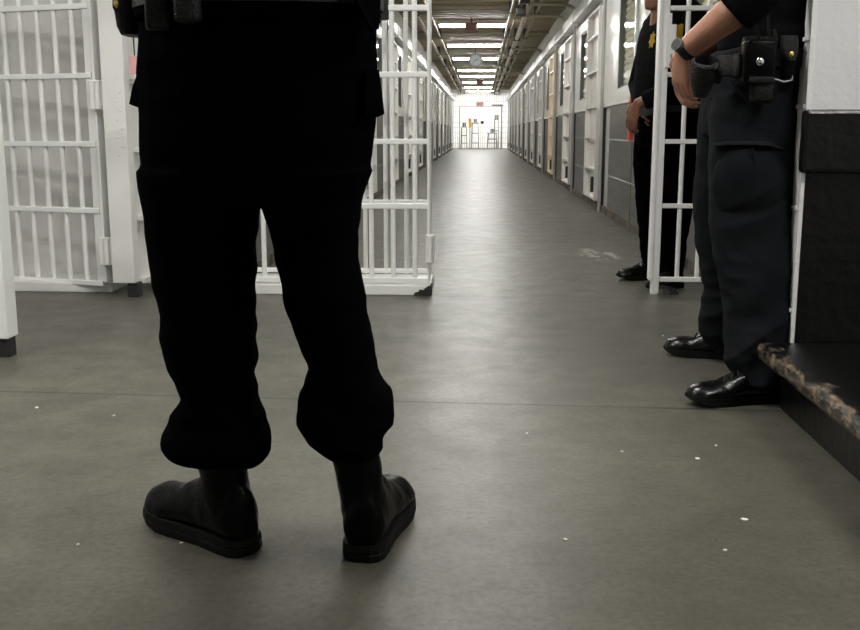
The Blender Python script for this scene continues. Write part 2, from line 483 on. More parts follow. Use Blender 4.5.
# ------------------------------------------------------------------ cell fronts along the corridor
def cell_front(s, X, name, first, doors_from):
    """s=+1 right wall, -1 left wall; X the face; bays of 3.4 m"""
    def bx(bm, d0, d1, y0, y1, z0, z1):
        xs = sorted((X - s * d1, X - s * d0)); return box(bm, xs[0], xs[1], y0, y1, z0, z1)
    side = 'right' if s > 0 else 'left'
    bays = []
    y = first
    while y + 3.4 < ENDY + 1: bays.append(y); y += 3.4
    WZ0, WZ1 = 1.27, 2.12
    W = BM()
    ys = 5.75
    for y0 in bays:
        q = y0 + (1.05 if y0 < 11 else 1.42); a, c = q + .06, q + 1.06
        if c > ENDY - .1: break
        bx(W, -.16, 0, ys, a, 0, CEIL)                    # solid up to the window opening
        bx(W, -.16, 0, a, c, 0, WZ0); bx(W, -.16, 0, a, c, WZ1, CEIL)
        ys = c
    bx(W, -.16, 0, ys, ENDY, 0, CEIL)
    w = structure(obj('wall_' + side, W, CELLW))
    bm = BM(); bx(bm, -.62, -.56, 5.75, ENDY, 0, CEIL); obj('cell_back', bm, INNER, w)
    bm = BM(); bx(bm, -.40, -.30, 5.8, ENDY - .1, 2.78, 2.80); obj('added_fill_strip', bm, FILLC, w)  # unseen glowing strip, added only to brighten the cell backs
    bm = BM(); bx(bm, -.62, -.10, 5.75, ENDY, 2.84, 2.88); obj('cell_ceiling', bm, INNER, w)
    bm = BM(); bx(bm, 0, .03, 5.75, ENDY, 1.115, 1.14); obj('dado_ledge', bm, CELLD, w)
    # grey dado panels between doors, and the pale joints across them
    n_ = 0
    for i, y0 in enumerate(bays):
        isdoor = y0 >= doors_from
        q = y0 + (1.05 if y0 < 11 else 1.42)
        segs = [(q, q + 1.58)]
        if not isdoor: segs.append((max(5.76, y0 - .1), q - .04))
        if y0 < 11 and isdoor: segs = [(y0 + 1.42, y0 + 2.95)]
        for a, c in segs:
            if c > ENDY: continue
            bm = BM()
            for z0, z1 in ((.07, .405), (.415, .775), (.785, 1.105)):
                bx(bm, 0, .022, a, c, z0, z1)
            obj('dado_panel', bm, BLOCK, w)
            bm = BM()
            for z in (.405, .775): bx(bm, 0, .025, a, c, z, z + .01)
            obj('joint', bm, CELLW, w)
        bm = BM()
        for yy, ye in ((y0 - .27, y0 - .01), (y0 + 1.22, y0 + 1.36)):
            if (isdoor or yy < y0) and yy > 5.8: bx(bm, 0, .03, yy, ye, .06, 1.11)
        if y0 + 1.2 < ENDY: obj('dark_slot', bm, DARKB, w)
    bm = BM(); bx(bm, 0, .035, 5.75, ENDY, 0, .07)
    structure(obj('baseboard_' + side, bm, BASE))
    for i, y0 in enumerate(bays):
        isdoor = y0 >= doors_from
        if isdoor and y0 + 1.25 < ENDY:
            M = CREAM if (s > 0 and i == 4) or (s < 0 and i in (1, 6)) else CELLD
            n_ += 1
            bm = BM(); bx(bm, 0, .02, y0, y0 + 1.2, .10, 2.2)
            d = structure(obj('door_%d' % (n_ + (0 if s > 0 else 20)), bm, M))
            bm = BM()
            for yy in (y0, y0 + 1.14): bx(bm, .02, .075, yy, yy + .06, .10, 2.2)
            obj('stile', bm, M, d)
            for z in (.10, .42, .775, 1.125, 1.52, 1.91, 2.18):
                bm = BM(); bx(bm, .02, .07, y0 + .06, y0 + 1.14, z, z + .025); obj('rib', bm, M, d)
            bm = BM(); bx(bm, .02, .10, y0 + .10, y0 + .2, .19, .36); obj('lock', bm, DARKB, d)
        q = y0 + (1.05 if y0 < 11 else 1.42)
        for a, c, wd in ((q, q + 1.58, 1),):
            if c > ENDY - .2: continue
            if not wd: continue
            win = sroot('window_%d' % (i + 1 + (0 if s > 0 else 20)), (X, a, 1.2))
            bm = BM()
            bx(bm, 0, .022, a, a + .07, 1.14, 2.25); bx(bm, 0, .022, a + 1.05, c, 1.14, 2.25)
            bx(bm, 0, .022, a + .07, a + 1.05, 1.14, 1.27); bx(bm, 0, .022, a + .07, a + 1.05, 2.12, 2.25)
            obj('window_frame', bm, CELLW, win)
            bm = BM()
            for yy in (a + .07, a + .97): bx(bm, -.10, .014 if yy < a + .5 else .03, yy, yy + .08, 1.27, 2.12)
            bx(bm, -.1, .012, a + .07, a + 1.05, 1.27, 1.29); bx(bm, -.1, .012, a + .07, a + 1.05, 2.10, 2.12)
            obj('window_sash', bm, SASH, win)
            bm = BM(); bx(bm, .0, .006, a + .15, a + .97, 1.29, 2.10); obj('window_pane', bm, GLASS, win)
            bm = BM(); bx(bm, -.04, -.035, a + .15, a + .97, 1.29, 2.10)
            for k in range(13): bx(bm, -.035, -.025, a + .15, a + .97, 1.31 + k * .06, 1.345 + k * .06)
            obj('window_blind', bm, BLIND, win)
        for yy in ((y0 + 3.06,) if i % 2 else (y0 + 3.06, y0 - .31)):
            if yy < 5.9 or yy > ENDY - .1: continue
            bm = BM(); tube(bm, [(X - s * .055, yy, 0), (X - s * .055, yy, 2.29)], .017, 10)
            obj('conduit', bm, STEEL, w, True)
    return w


cell_front(1, RW, 'right', 4.5, 11.0)
cell_front(-1, LW, 'left', 4.9, 5.0)
# red upright stripe near the standing officer
bm = BM(); box(bm, RW - .05, RW - .022, 8.93, 9.04, .78, 1.16)
tag(obj('warning_stripe', bm, REDP, origin=(RW - .035, 8.98, .78)), 'short red painted strip on grey cell front beside the far officer hand', 'stripe')
# long boxed ducts high on each wall
for s, X, lab in ((1, RW, 'long shiny white duct high along the right cell fronts'), (-1, LW, 'long white duct high along the left cell fronts')):
    bm = BM(); xs = sorted((X, X - s * .12)); box(bm, xs[0], xs[1], 5.8, ENDY - .05, 2.30, 2.46, .015)
    d = tag(obj('duct', bm, DUCT, origin=(X, 5.8, 2.30)), lab, 'duct')
    for k in range(24):
        yy = 7 + k * 1.75
        bm = BM(); xs = sorted((X, X - s * .128)); box(bm, xs[0], xs[1], yy, yy + .05, 2.292, 2.468); obj('joint_strap', bm, DUCT, d)

# ------------------------------------------------------------------ ceiling services
def pipe(x, z, r, M, label, y0=5.8, y1=ENDY - .1):
    bm = BM(); tube(bm, [(x, y0, z), (x, y1, z)], r, 12)
    p = tag(obj('ceiling_pipe', bm, M, None, True, (x, y0, z)), label, 'pipe')
    for k in range(11):
        yy = 8.4 + 4.15 * k - .6
        if yy < y1: bm = BM(); box(bm, x - r - .012, x + r + .012, yy, yy + .04, z - r - .008, CEIL - .002); obj('strap', bm, DARKB, p)


pipe(-1.02, 2.66, .028, PIPEL, 'outer thin pale pipe on the left side of the corridor ceiling')
pipe(-.82, 2.68, .022, PIPEM, 'inner thin brown pipe on the left side of the corridor ceiling')
pipe(.45, 2.68, .022, PIPEL, 'thin pale pipe nearest the lamps on the right half of the ceiling')
pipe(.54, 2.69, .016, PIPEM, 'thinnest brown pipe on the right half of the corridor ceiling')
pipe(.68, 2.65, .042, PIPEL, 'thickest pipe on the right half of the corridor ceiling')
pipe(.84, 2.67, .026, PIPEM, 'brown pipe nearest the right wall on the corridor ceiling')
for yy, lab in ((13.9, 'dark electrical box on ceiling pipes, nearer one'), (15.3, 'dark electrical box on ceiling pipes, farther one')):
    b_ = thing('ceiling_junction_box', lab, 'electrical box', (.56, yy, 2.5))
    bm = BM(); box(bm, .50, .64, yy, yy + .2, 2.55, 2.655, .01); obj('case', bm, DARKB, b_)
    bm = BM(); box(bm, .515, .625, yy - .012, yy, 2.56, 2.645); obj('cover', bm, DARKB, b_)
for yy, lab in ((14.0, 'nearest bent conduit curving from ceiling boxes down the right wall'), (15.4, 'second bent conduit curving from ceiling boxes down the right wall'),
                (21.5, 'third bent conduit curving down the right wall'), (30., 'farthest bent conduit curving down the right wall')):
    bm = BM(); pts = [(.62, yy + .15, 2.56), (.95, yy + .15, 2.56)]
    for k in range(7):
        a = k / 6 * PI / 2; pts.append((1.0 + .25 * math.sin(a), yy + .15, 2.56 - (.085 * (1 - math.cos(a)))))
    tube(bm, pts, .024, 10)
    tag(obj('conduit', bm, PIPEL, None, True, (.62, yy + .15, 2.56)), lab, 'conduit')

LAMPS = []


def lamp(x, y, z, label, group, L_=1.18, M=None):
    r = thing('ceiling_light', label, 'ceiling light', (x, y, z), group)
    bm = BM(); box(bm, x - L_ / 2 - .02, x + L_ / 2 + .02, y - .13, y + .13, z + .045, z + .11); obj('housing', bm, LAMPH, r)
    bm = BM()
    loft(bm, [[V((xx, y - .10, z + .045)), V((xx, y - .075, z + .008)), V((xx, y + .075, z + .008)), V((xx, y + .10, z + .045))] for xx in (x - L_ / 2, x + L_ / 2)])
    obj('diffuser', bm, M or TUBE, r)
    return r


ordn = ['nearest visible', 'second', 'third', 'fourth', 'fifth', 'sixth', 'seventh', 'farthest']
for k, y in enumerate((18.8, 23.1, 27.2, 32.4, 35.9, 40.2, 44.8)):
    lamp(-.17 + .004 * k, y, 2.72, ordn[k] + ' fluorescent lamp crossing the corridor ceiling', 'corridor ceiling lamps')
lamp(-.38 , 48.6, 2.72, 'left of the two short lamps just before the far grille', 'corridor ceiling lamps', .55)
lamp(.30, 48.6, 2.72, 'right of the two short lamps just before the far grille', 'corridor ceiling lamps', .55)
for y in (6.6, 10.6, 14.7):
    lamp(-.17, y, 2.72, 'fluorescent lamp on the corridor ceiling above the visible frame', 'corridor ceiling lamps')
for x, y in ((-2.6, 2.2), (-.6, 2.9), (1.9, 1.5)):
    lamp(x, y, 2.93, 'fluorescent lamp on the front room ceiling', 'front room lamps', 1.18, TUBER)
for x in (-1.2, 0, 1.2):
    lamp(x, 51.5, 2.75, 'bright lamp in the white room beyond the far grille', 'far room lamps', 1.18, TUBEF)


def exit_sign(x, y, z, w, h, label, facing=True):
    r = thing('exit_sign', label, 'exit sign', (x, y, z))
    bm = BM(); box(bm, x - w / 2, x + w / 2, y, y + .06, z, z + h, .006); obj('housing', bm, SIGNH, r)
    bm = BM(); box(bm, x - w / 2 + .015, x + w / 2 - .015, y - .004, y, z + .015, z + h - .015); obj('face', bm, SIGNP, r)
    cu = bpy.data.curves.new('lettering', 'FONT'); cu.body = 'EXIT'; cu.size = h * .85; cu.align_x = 'CENTER'; cu.align_y = 'CENTER'; cu.extrude = .003
    cu.offset = .006
    t_ = bpy.data.objects.new('tmp', cu); COL.objects.link(t_)
    dg = bpy.context.evaluated_depsgraph_get(); dg.update()
    me = bpy.data.meshes.new_from_object(t_.evaluated_get(dg)); bpy.data.objects.remove(t_)
    xs = [v.co.x for v in me.vertices]; k = (w - .06) / (max(xs) - min(xs))
    me.transform(Matrix.Translation((x, y - .006, z + h / 2)) @ Matrix.Rotation(PI / 2, 4, 'X') @ Matrix.Diagonal((k, 1, 1, 1)))
    obj('lettering', me, SIGNR, r)
    return r


s_ = exit_sign(-.19, 18.3, 2.58, .22, .17, 'small dark red sign hanging before the nearest visible lamp')
bm = BM(); tube(bm, [(-.19, 18.33, 2.75), (-.19, 18.33, CEIL)], .012); obj('stem', bm, DARKB, s_)
s_ = exit_sign(-.06, 38.4, 2.60, .26, .16, 'small dark red sign hanging midway along the lamps')
bm = BM(); tube(bm, [(-.06, 38.43, 2.76), (-.06, 38.43, CEIL)], .012); obj('stem', bm, DARKB, s_)
exit_sign(-.06, ENDY - .12, 2.06, .34, .20, 'red lettered sign on the far white grille')

# clock hung from the ceiling, square to the corridor
ck = thing('clock', 'round wall clock hanging from the corridor ceiling among the lamps', 'clock', (-.14, 24, 2.49))
bm = BM(); tube(bm, [(-.14, 24.06, 2.49), (-.14, 24.0, 2.49)], .165, 32); obj('case', bm, DARKB, ck, True)
bm = BM(); tube(bm, [(-.14, 24.0, 2.49), (-.14, 23.99, 2.49)], .122, 32); obj('dial', bm, CLOCKF, ck, True)
bm = BM(); tube(bm, [(-.14, 23.985, 2.49), (-.09, 23.985, 2.52)], .007, 6); obj('hour_hand', bm, DARKB, ck)
bm = BM(); tube(bm, [(-.14, 23.983, 2.49), (-.21, 23.983, 2.42)], .005, 6); obj('minute_hand', bm, DARKB, ck)
bm = BM(); tube(bm, [(-.14, 24.03, 2.65), (-.14, 24.03, CEIL)], .012, 8); obj('hanger', bm, DARKB, ck)

# ------------------------------------------------------------------ barred gates
RZ = [pix(415, q, 5.29).z for q in (206, 141.5, 74.5, 8)]
RZ += [RZ[-1] + .35, RZ[-1] + .70]


def bar(root, x, y, z0, z1, r=.013, M=WHITE):
    bm = BM(); tube(bm, [(x, y, z0), (x, y, z1)], r, 10); obj('bar', bm, M, root, True)


def rail(root, a, b_, z, w=.035, h=.024, M=WHITE):
    a, b_ = V((*a, z)), V((*b_, z)); d = (b_ - a).normalized(); nn = V((-d.y, d.x, 0))
    bm = BM(); obox(bm, (a + b_) / 2, d, nn, (0, 0, 1), (b_ - a).length / 2, w / 2, h / 2, .004); obj('rail', bm, M, root)


def stile(root, x, y, wx, wy, z0, z1, name='stile', M=WHITE):
    bm = BM(); box(bm, x - wx / 2, x + wx / 2, y - wy / 2, y + wy / 2, z0, z1, .004); return obj(name, bm, M, root)


def hinge(root, x, y, z, hw=.045):
    bm = BM(); box(bm, x - hw, x + hw, y - .012, y + .012, z - .075, z + .075, .004); h_ = obj('hinge', bm, PLATE, root)
    bm = BM(); tube(bm, [(x, y - .016, z - .07), (x, y - .016, z + .07)], .016, 10); obj('pin', bm, PLATE, h_, True)


# 1: fixed grille left of the opening
YF, YG = 5.60, 5.29
g = thing('barred_screen', 'fixed white barred screen behind the folded gate beside the corridor opening', 'barred screen', (-.8, YF, 0))
for z in [.085] + RZ: rail(g, (-1.37, YF), (-.285, YF), z if z < H else H + (z - H) * YF / YG)
for k in range(9): bar(g, -.413 - .116 * k, YF, .07, 2.42)
stile(g, -.283, YF, .02, .04, .06, 2.46); stile(g, -1.38, YF, .03, .04, .06, 2.46)
# 2: gate leaf folded over it
g = thing('barred_gate', 'white barred gate folded flat at the left edge of the corridor opening', 'gate', (-.8, YG, 0))
for z in [.078] + RZ: rail(g, (-1.26, YG), (-.275, YG), z, .04, .028)
for k in range(8): bar(g, -.345 - .116 * k, YG, .07, 2.3, .0135)
stile(g, -.272, YG, .014, .05, .065, 2.32); stile(g, -1.265, YG, .03, .05, .065, 2.32)
hinge(g, -.262, YG - .03, .25, .024); hinge(g, -.262, YG - .03, 1.98, .024)
# curb under both
bm = BM(); box(bm, -1.38, -.262, 5.25, 5.66, 0, .056, .006)
cb = tag(obj('curb', bm, PLATE, origin=(-.8, 5.3, 0)), 'white painted curb under the folded gate with a worn black corner', 'curb')
bm = BM(); pr = [(-.352, .0), (-.345, .016), (-.325, .022), (-.318, .034), (-.300, .030), (-.288, .042), (-.272, .052), (-.256, .057), (-.256, .0)]
loft(bm, [[V((x, 5.244, z)) for x, z in pr], [V((x, 5.33, z)) for x, z in pr]])
me = bmesh_to_mesh('worn_corner', bm)
obj('worn_corner', me, BLACKF, cb)

# 3: left gate, swung back against the wall
gx, gy, ang = -1.995, 5.235, math.radians(15)
g = thing('barred_gate', 'white barred gate swung open against the wall at far left', 'gate', (gx, gy, 0))
dv = V((-math.cos(ang), math.sin(ang), 0))
P = lambda s: (gx + dv.x * s, gy + dv.y * s)
for z in [pix(60, 282, 5.27).z] + [pix(40, q, 5.27).z for q in (210, 144, 76, 7)] + [1.80, 2.15]: rail(g, P(.02), P(1.15), z, .045, .028)
for k in range(10):
    x, y = P(.135 + .107 * k); bar(g, x, y, .06, 2.3, .0145)
for s in (.025, 1.16):
    bm = BM(); obox(bm, (*P(s), 1.19), dv, (dv.y, -dv.x, 0), (0, 0, 1), .034, .014, 1.125, .004); obj('stile', bm, WHITE, g)
    bm = BM(); obox(bm, (*P(s - .03 if s < 1 else s + .03), 1.19), dv, (dv.y, -dv.x, 0), (0, 0, 1), .008, .035, 1.125, .003); obj('flange', bm, WHITE, g)
for z in (.235, 1.045, 1.95): hinge(g, gx + .022, gy - .045, z)
# 4: its post, with a ribbed side plate
g = thing('gate_post', 'thick white steel post the far left gate hangs on', 'post', (-1.87, 5.16, 0))
stile(g, -1.868, 5.16, .118, .09, .075, 2.5, 'column', PLATE)
bm = BM(); box(bm, -1.855, -1.795, 5.125, 5.19, 0, .075, .004); obj('foot', bm, BLACKF, g)
bm = BM(); box(bm, -1.85, -1.835, 5.2, 5.62, .075, 2.5); obj('side_plate', bm, PLATE, g)
for z in (.075, .41, .765, 1.115, 1.47, 1.82, 2.17):
    bm = BM(); box(bm, -1.836, -1.782, 5.205, 5.6, z - .012, z + .012); obj('ledge', bm, PLATE, g)
bm = BM(); box(bm, -1.835, -1.775, 5.555, 5.615, 0, 2.5, .004); obj('rear_flange', bm, WHITE, g)
for k in range(8):
    bm = BM(); ball(bm, (-1.855 + (k % 2) * .02, 5.113, 1.0 + (k - 6) * .045 + .01), .006, (1, .6, 1), 8); obj('rivet', bm, PLATE, g, True)
# pink tag on a cord
tg = thing('tag', 'pink paper tag hanging on a cord by the left gate post', 'tag', (-1.845, 5.10, 1.1))
tp = pix(135, 65, 5.09)
bm = BM(); obox(bm, tp, (1, 0, 0), (0, 1, 0), (0, 0, 1), .027, .003, .045, .002); obj('card', bm, PINK, tg)
bm = BM(); tube(bm, [tp + V((-.0, 0, .045)), tp + V((-.002, 0, .30))], .0035, 6); obj('cord', bm, DARKB, tg)
bm = BM(); tube(bm, [tp + V((-.002, 0, .30)), tp + V((-.05, .03, .30))], .006, 6); obj('hook', bm, STEEL, tg)
# 5: nearer gate edge, far left
nx, ny = -1.812, 3.72
g = thing('barred_gate', 'edge of a nearer white gate with black foot at the left frame edge', 'gate', (nx, ny, 0))
stile(g, nx - .03, ny, .07, .09, .075, 2.4)
bm = BM(); box(bm, nx - .055, nx, ny - .035, ny + .03, 0, .075, .004); obj('foot', bm, BLACKF, g)
for z in [.12] + RZ: rail(g, (nx - 1.1, ny), (nx - .06, ny), z)
for k in range(9): bar(g, nx - .16 - .11 * k, ny, .11, 2.3)
stile(g, nx - 1.12, ny, .05, .06, 0, 2.4)

# 6: right screen
YR = 5.37
g = thing('barred_screen', 'white barred screen right of the corridor opening before the far officer', 'barred screen', (1.1, YR, 0))
stile(g, .938, YR, .040, .05, .0, 2.46)
bm = BM(); box(bm, .905, .922, YR - .03, YR + .05, .075, 2.46, .003); obj('flange', bm, WHITE, g)
for z in [.08] + RZ: rail(g, (.955, YR), (1.345, YR), z)
for k in range(4): bar(g, 1.055 + .105 * k, YR, .07, 2.42, .0125)
zc = pix(668, 40, YR).z
bm = BM(); box(bm, .955, .992, YR - .035, YR + .03, zc - .075, zc + .075, .003); obj('lock_plate', bm, WHITE, g)
bm = BM(); box(bm, .94, .968, YR - .034, YR + .03, zc - .14, zc + .13, .003); obj('lock_strip', bm, WHITE, g)
bm = BM(); loft(bm, [ell((1.0, YR + .01, 0), (1, 0, 0), (0, 1, 0), .075, .05, 14), ell((.995, YR + .01, .03), (1, 0, 0), (0, 1, 0), .055, .035, 14), ell((.985, YR + .01, .042), (1, 0, 0), (0, 1, 0), .02, .015, 14)])
tag(obj('floor_stop', bm, BLACKF, origin=(1, YR, 0)), 'black lump of a floor stop at the foot of the right screen post', 'floor stop')

# 7: far grille and the bright room beyond it
g = thing('barred_gate', 'white mesh grille closing the far end of the corridor', 'gate', (0, ENDY, 0))
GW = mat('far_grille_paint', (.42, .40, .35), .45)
for k in range(25):
    x = LW + .05 + k * (RW - LW - .1) / 24
    bm = BM(); tube(bm, [(x, ENDY, 0), (x, ENDY, 2.66)], .012, 6); obj('bar', bm, GW, g)
for z in (.05, .3, .55, .80, 1.05, 1.30, 1.55, 1.8, 2.05, 2.3, 2.6): rail(g, (LW, ENDY - .02), (RW, ENDY - .02), z, .02, .022, GW)
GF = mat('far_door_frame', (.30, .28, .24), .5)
for x in (-1.05, 1.0): stile(g, x, ENDY - .03, .05, .05, 0, 2.06, 'door_frame', GF)
rail(g, (-1.05, ENDY - .03), (1.0, ENDY - .03), 2.06, .04, .03, GF)
bm = BM(); box(bm, -.01, .13, ENDY - .08, ENDY + .02, 1.22, 1.36); obj('lock_box', bm, DARKB, g)
bm = BM(); box(bm, .50, 1.05, ENDY - .2, ENDY - .12, 2.08, 2.14); obj('door_closer', bm, GREYT, g)
bm = BM(); box(bm, LW, RW, ENDY - .05, ENDY + .15, 2.66, CEIL + .1); structure(obj('wall_header', bm, WALLW))
bm = BM(); box(bm, -3, 3, 54, 54.1, 0, 3); structure(obj('wall_end', bm, WALLN))
bm = BM(); box(bm, -3.1, -3, 49.5, 54, 0, 3); structure(obj('wall_end', bm, WALLN))
bm = BM(); box(bm, 3, 3.1, 49.5, 54, 0, 3); structure(obj('wall_end', bm, WALLN))
bm = BM(); box(bm, -3, 3, 49.6, 54, 2.9, 3); structure(obj('ceiling', bm, WALLN))


def stand(x, y, w, h, label):
    r = thing('metal_stand', label, 'metal stand', (x, y, 0))
    for a in (-1, 1):
        for c in (-1, 1):
            bm = BM(); tube(bm, [(x + a * w / 2, y + c * .2, 0), (x + a * w / 2 * .8, y + c * .15, h)], .025, 8); obj('leg', bm, GREYT, r)
    for z in (.25, h * .6, h):
        bm = BM(); box(bm, x - w / 2, x + w / 2, y - .2, y + .2, z, z + .05); obj('shelf', bm, GREYT, r)
    bm = BM(); box(bm, x - .1, x + .1, y + .1, y + .16, h, h + .25); obj('head_panel', bm, GREYT, r)


stand(-.86, 51.6, .30, 1.05, 'grey metal stand left of the yellow notice beyond the far grille')
stand(-.30, 52.3, .36, 1.25, 'taller grey metal stand beside the yellow notice beyond the far grille')
stand(.58, 52.1, .5, .75, 'low dark grey stand at right beyond the far grille')
stand(.80, 52.6, .22, 1.45, 'tall narrow grey stand at right beyond the far grille')
nt_ = thing('notice', 'yellow and orange notice beyond the far grille', 'notice', (-.52, 51.0, 1.0))
bm = BM(); box(bm, -.64, -.46, 51.0, 51.02, 1.05, 1.38); obj('yellow_panel', bm, YSIGN, nt_)
bm = BM(); box(bm, -.64, -.50, 50.99, 51.0, 1.38, 1.50); obj('orange_panel', bm, OSIGN, nt_)
bm = BM(); tube(bm, [(-.55, 51.03, 0), (-.55, 51.03, 1.5)], .02, 8); obj('post', bm, GREYT, nt_)

# scraps on the floor
scr = [(181, 544), (527, 434), (725, 551), (697, 459), (622, 452), (78, 545), (716, 446), (744, 520), (636, 208 + 45), (609, 229), (663, 336), (37, 408), (114, 416), (565, 540)]
for i, (px, py) in enumerate(scr):
    d = cF + cR * ((px - 430) / FPX) - cU * ((py - 315) / FPX)
    p = V((0, 0, H)) + d * (-H / d.z)
    bm = BM(); r = random.uniform(.004, .008); a0 = random.random() * 6
    ring = [(p.x + r * random.uniform(.6, 1.3) * math.cos(a0 + k * PI / 3), p.y + r * random.uniform(.6, 1.3) * math.sin(a0 + k * PI / 3)) for k in range(6)]
    loft(bm, [[V((x, y, .0005)) for x, y in ring], [V((x, y, .003)) for x, y in ring]])
    tag(obj('paper_scrap', bm, PAPER, origin=(p.x, p.y, 0)), 'tiny pale scrap of litter lying on the concrete floor', 'litter', 'scraps of litter on the floor')

# ------------------------------------------------------------------ people
X_, Y_, Z_ = V((1, 0, 0)), V((0, 1, 0)), V((0, 0, 1))


def add_hand(bm, w, d, back, curl, thumb_side, k=1.0):
    """palm, four unequal bent fingers, thumb; w wrist, d pointing to the fingers, back = normal of the back of the hand"""
    d = V(d).normalized(); back = V(back); back = (back - d * back.dot(d)).normalized(); s = d.cross(back) * thumb_side
    loft(bm, [ell(V(w) - d * .02, s, back, .026 * k, .019 * k, 14), ell(V(w) + d * .02 * k, s, back, .032 * k, .019 * k, 14), ell(V(w) + d * .055 * k, s, back, .041 * k, .017 * k, 14, 2.6), ell(V(w) + d * .095 * k, s, back, .042 * k, .014 * k, 14, 2.6)])
    for j, (o_, ln, rad) in enumerate(((.032, .074, .0092), (.011, .083, .0095), (-.011, .078, .0092), (-.032, .06, .0082))):
        p = V(w) + d * .078 * k + s * o_ * k; dd = d + s * o_ * 1.2; dd.normalize()
        pts = [p]; a = 0
        for q, fr in enumerate((.3, .45, .3, .25)):
            a += curl * (0 if q == 0 else (.6, 1., .7)[q - 1])
            p = p + (dd * math.cos(a) - back * math.sin(a)) * ln * fr * k * 1.15; pts.append(p)
        tube(bm, pts, [rad * k * f for f in (1.05, 1.05, 1., .95, .75)], 10)
    p = V(w) + d * .02 * k + s * .028 * k
    q1 = p + (s * .6 + d * .75 - back * .25) * .045 * k; q2 = q1 + (d * .9 + s * .15 - back * .35) * .035 * k; q3 = q2 + (d * .9 - back * .45) * .027 * k
    tube(bm, [p, q1, q2, q3], [.015 * k, .0125 * k, .011 * k, .008 * k], 10)


def add_head(bm, c, f, k=1.):
    """c = centre of skull, f = facing (horizontal)"""
    f = V(f).normalized(); r = f.cross(Z_)
    rows = [(-.128, .030, .022, .062), (-.118, .040, .038, .052), (-.095, .052, .064, .030), (-.06, .062, .082, .012), (-.02, .069, .092, .004), (.02, .073, .097, -.002), (.06, .072, .096, -.004), (.09, .062, .083, -.005), (.112, .042, .058, -.006), (.122, .018, .026, -.006)]
    loft(bm, [ell(V(c) + Z_ * z * k + f * o_ * k, r, f, rx * k, ry * k, 24) for z, rx, ry, o_ in rows])
    # nose, brow, lips, ears, neck
    loft(bm, [ell(V(c) + Z_ * z * k + f * o_ * k, r, f, a * k, a2 * k, 10) for z, o_, a, a2 in ((.012, .080, .008, .012), (-.012, .092, .010, .014), (-.034, .100, .015, .018), (-.045, .092, .016, .014), (-.05, .085, .008, .006))])
    tube(bm, [V(c) + f * .074 * k + r * .035 * k + Z_ * .02 * k, V(c) + f * .09 * k + Z_ * .022 * k, V(c) + f * .074 * k - r * .035 * k + Z_ * .02 * k], .012 * k, 8)
    tube(bm, [V(c) + f * .068 * k + r * .024 * k - Z_ * .073 * k, V(c) + f * .085 * k - Z_ * .072 * k, V(c) + f * .068 * k - r * .024 * k - Z_ * .073 * k], .011 * k, 8)
    for s in (-1, 1):
        loft(bm, [ell(V(c) + r * s * q * k - f * .01 * k - Z_ * .015 * k, f, Z_, a * k, b_ * k, 12) for q, a, b_ in ((.060, .012, .022), (.074, .017, .030), (.082, .016, .028))])
    tube(bm, [V(c) - f * .012 * k - Z_ * .21 * k, V(c) - f * .008 * k - Z_ * .15 * k, V(c) - Z_ * .06 * k], [.064 * k, .056 * k, .056 * k], 18)


def head_extras(root, c, f, k=1., haircol=HAIR):
    f = V(f).normalized(); r = f.cross(Z_)
    for s in (-1, 1):
        bm = BM(); ball(bm, V(c) + f * .083 * k + r * s * .031 * k - Z_ * .002 * k, .0115 * k); e_ = obj('eye', bm, EYE, root, True)
        bm = BM(); ball(bm, V(c) + f * .0915 * k + r * s * .031 * k - Z_ * .002 * k, .0048 * k); obj('iris', bm, DARKB, e_, True)
    bm = BM(); tube(bm, [V(c) + f * .080 * k + r * .02 * k - Z_ * .074 * k, V(c) + f * .0955 * k - Z_ * .073 * k, V(c) + f * .080 * k - r * .02 * k - Z_ * .074 * k], .0045 * k, 8); obj('lips', bm, LIP, root, True)
    bm = BM()
    rows = [(-.045, .060, .06, -.040), (.0, .073, .076, -.030), (.03, .0775, .088, -.020), (.06, .0775, .098, -.007), (.09, .067, .088, -.006), (.114, .047, .064, -.006), (.128, .018, .026, -.006)]
    loft(bm, [ell(V(c) + Z_ * z * k + f * o_ * k, r, f, rx * k, ry * k, 24) for z, rx, ry, o_ in rows])
    obj('hair', bm, haircol, root, True)


def foot_frame(heel, toe):
    heel, toe = V(heel), V(toe); d = toe - heel; Lf = d.length; d.normalize(); s = V((-d.y, d.x, 0))
    return heel, d, s, Lf


FW = [(0, .40), (.03, .72), (.09, .88), (.2, .90), (.38, .86), (.52, .93), (.66, 1.06), (.78, 1.12), (.88, 1.08), (.95, .90), (.985, .66), (1., .42)]


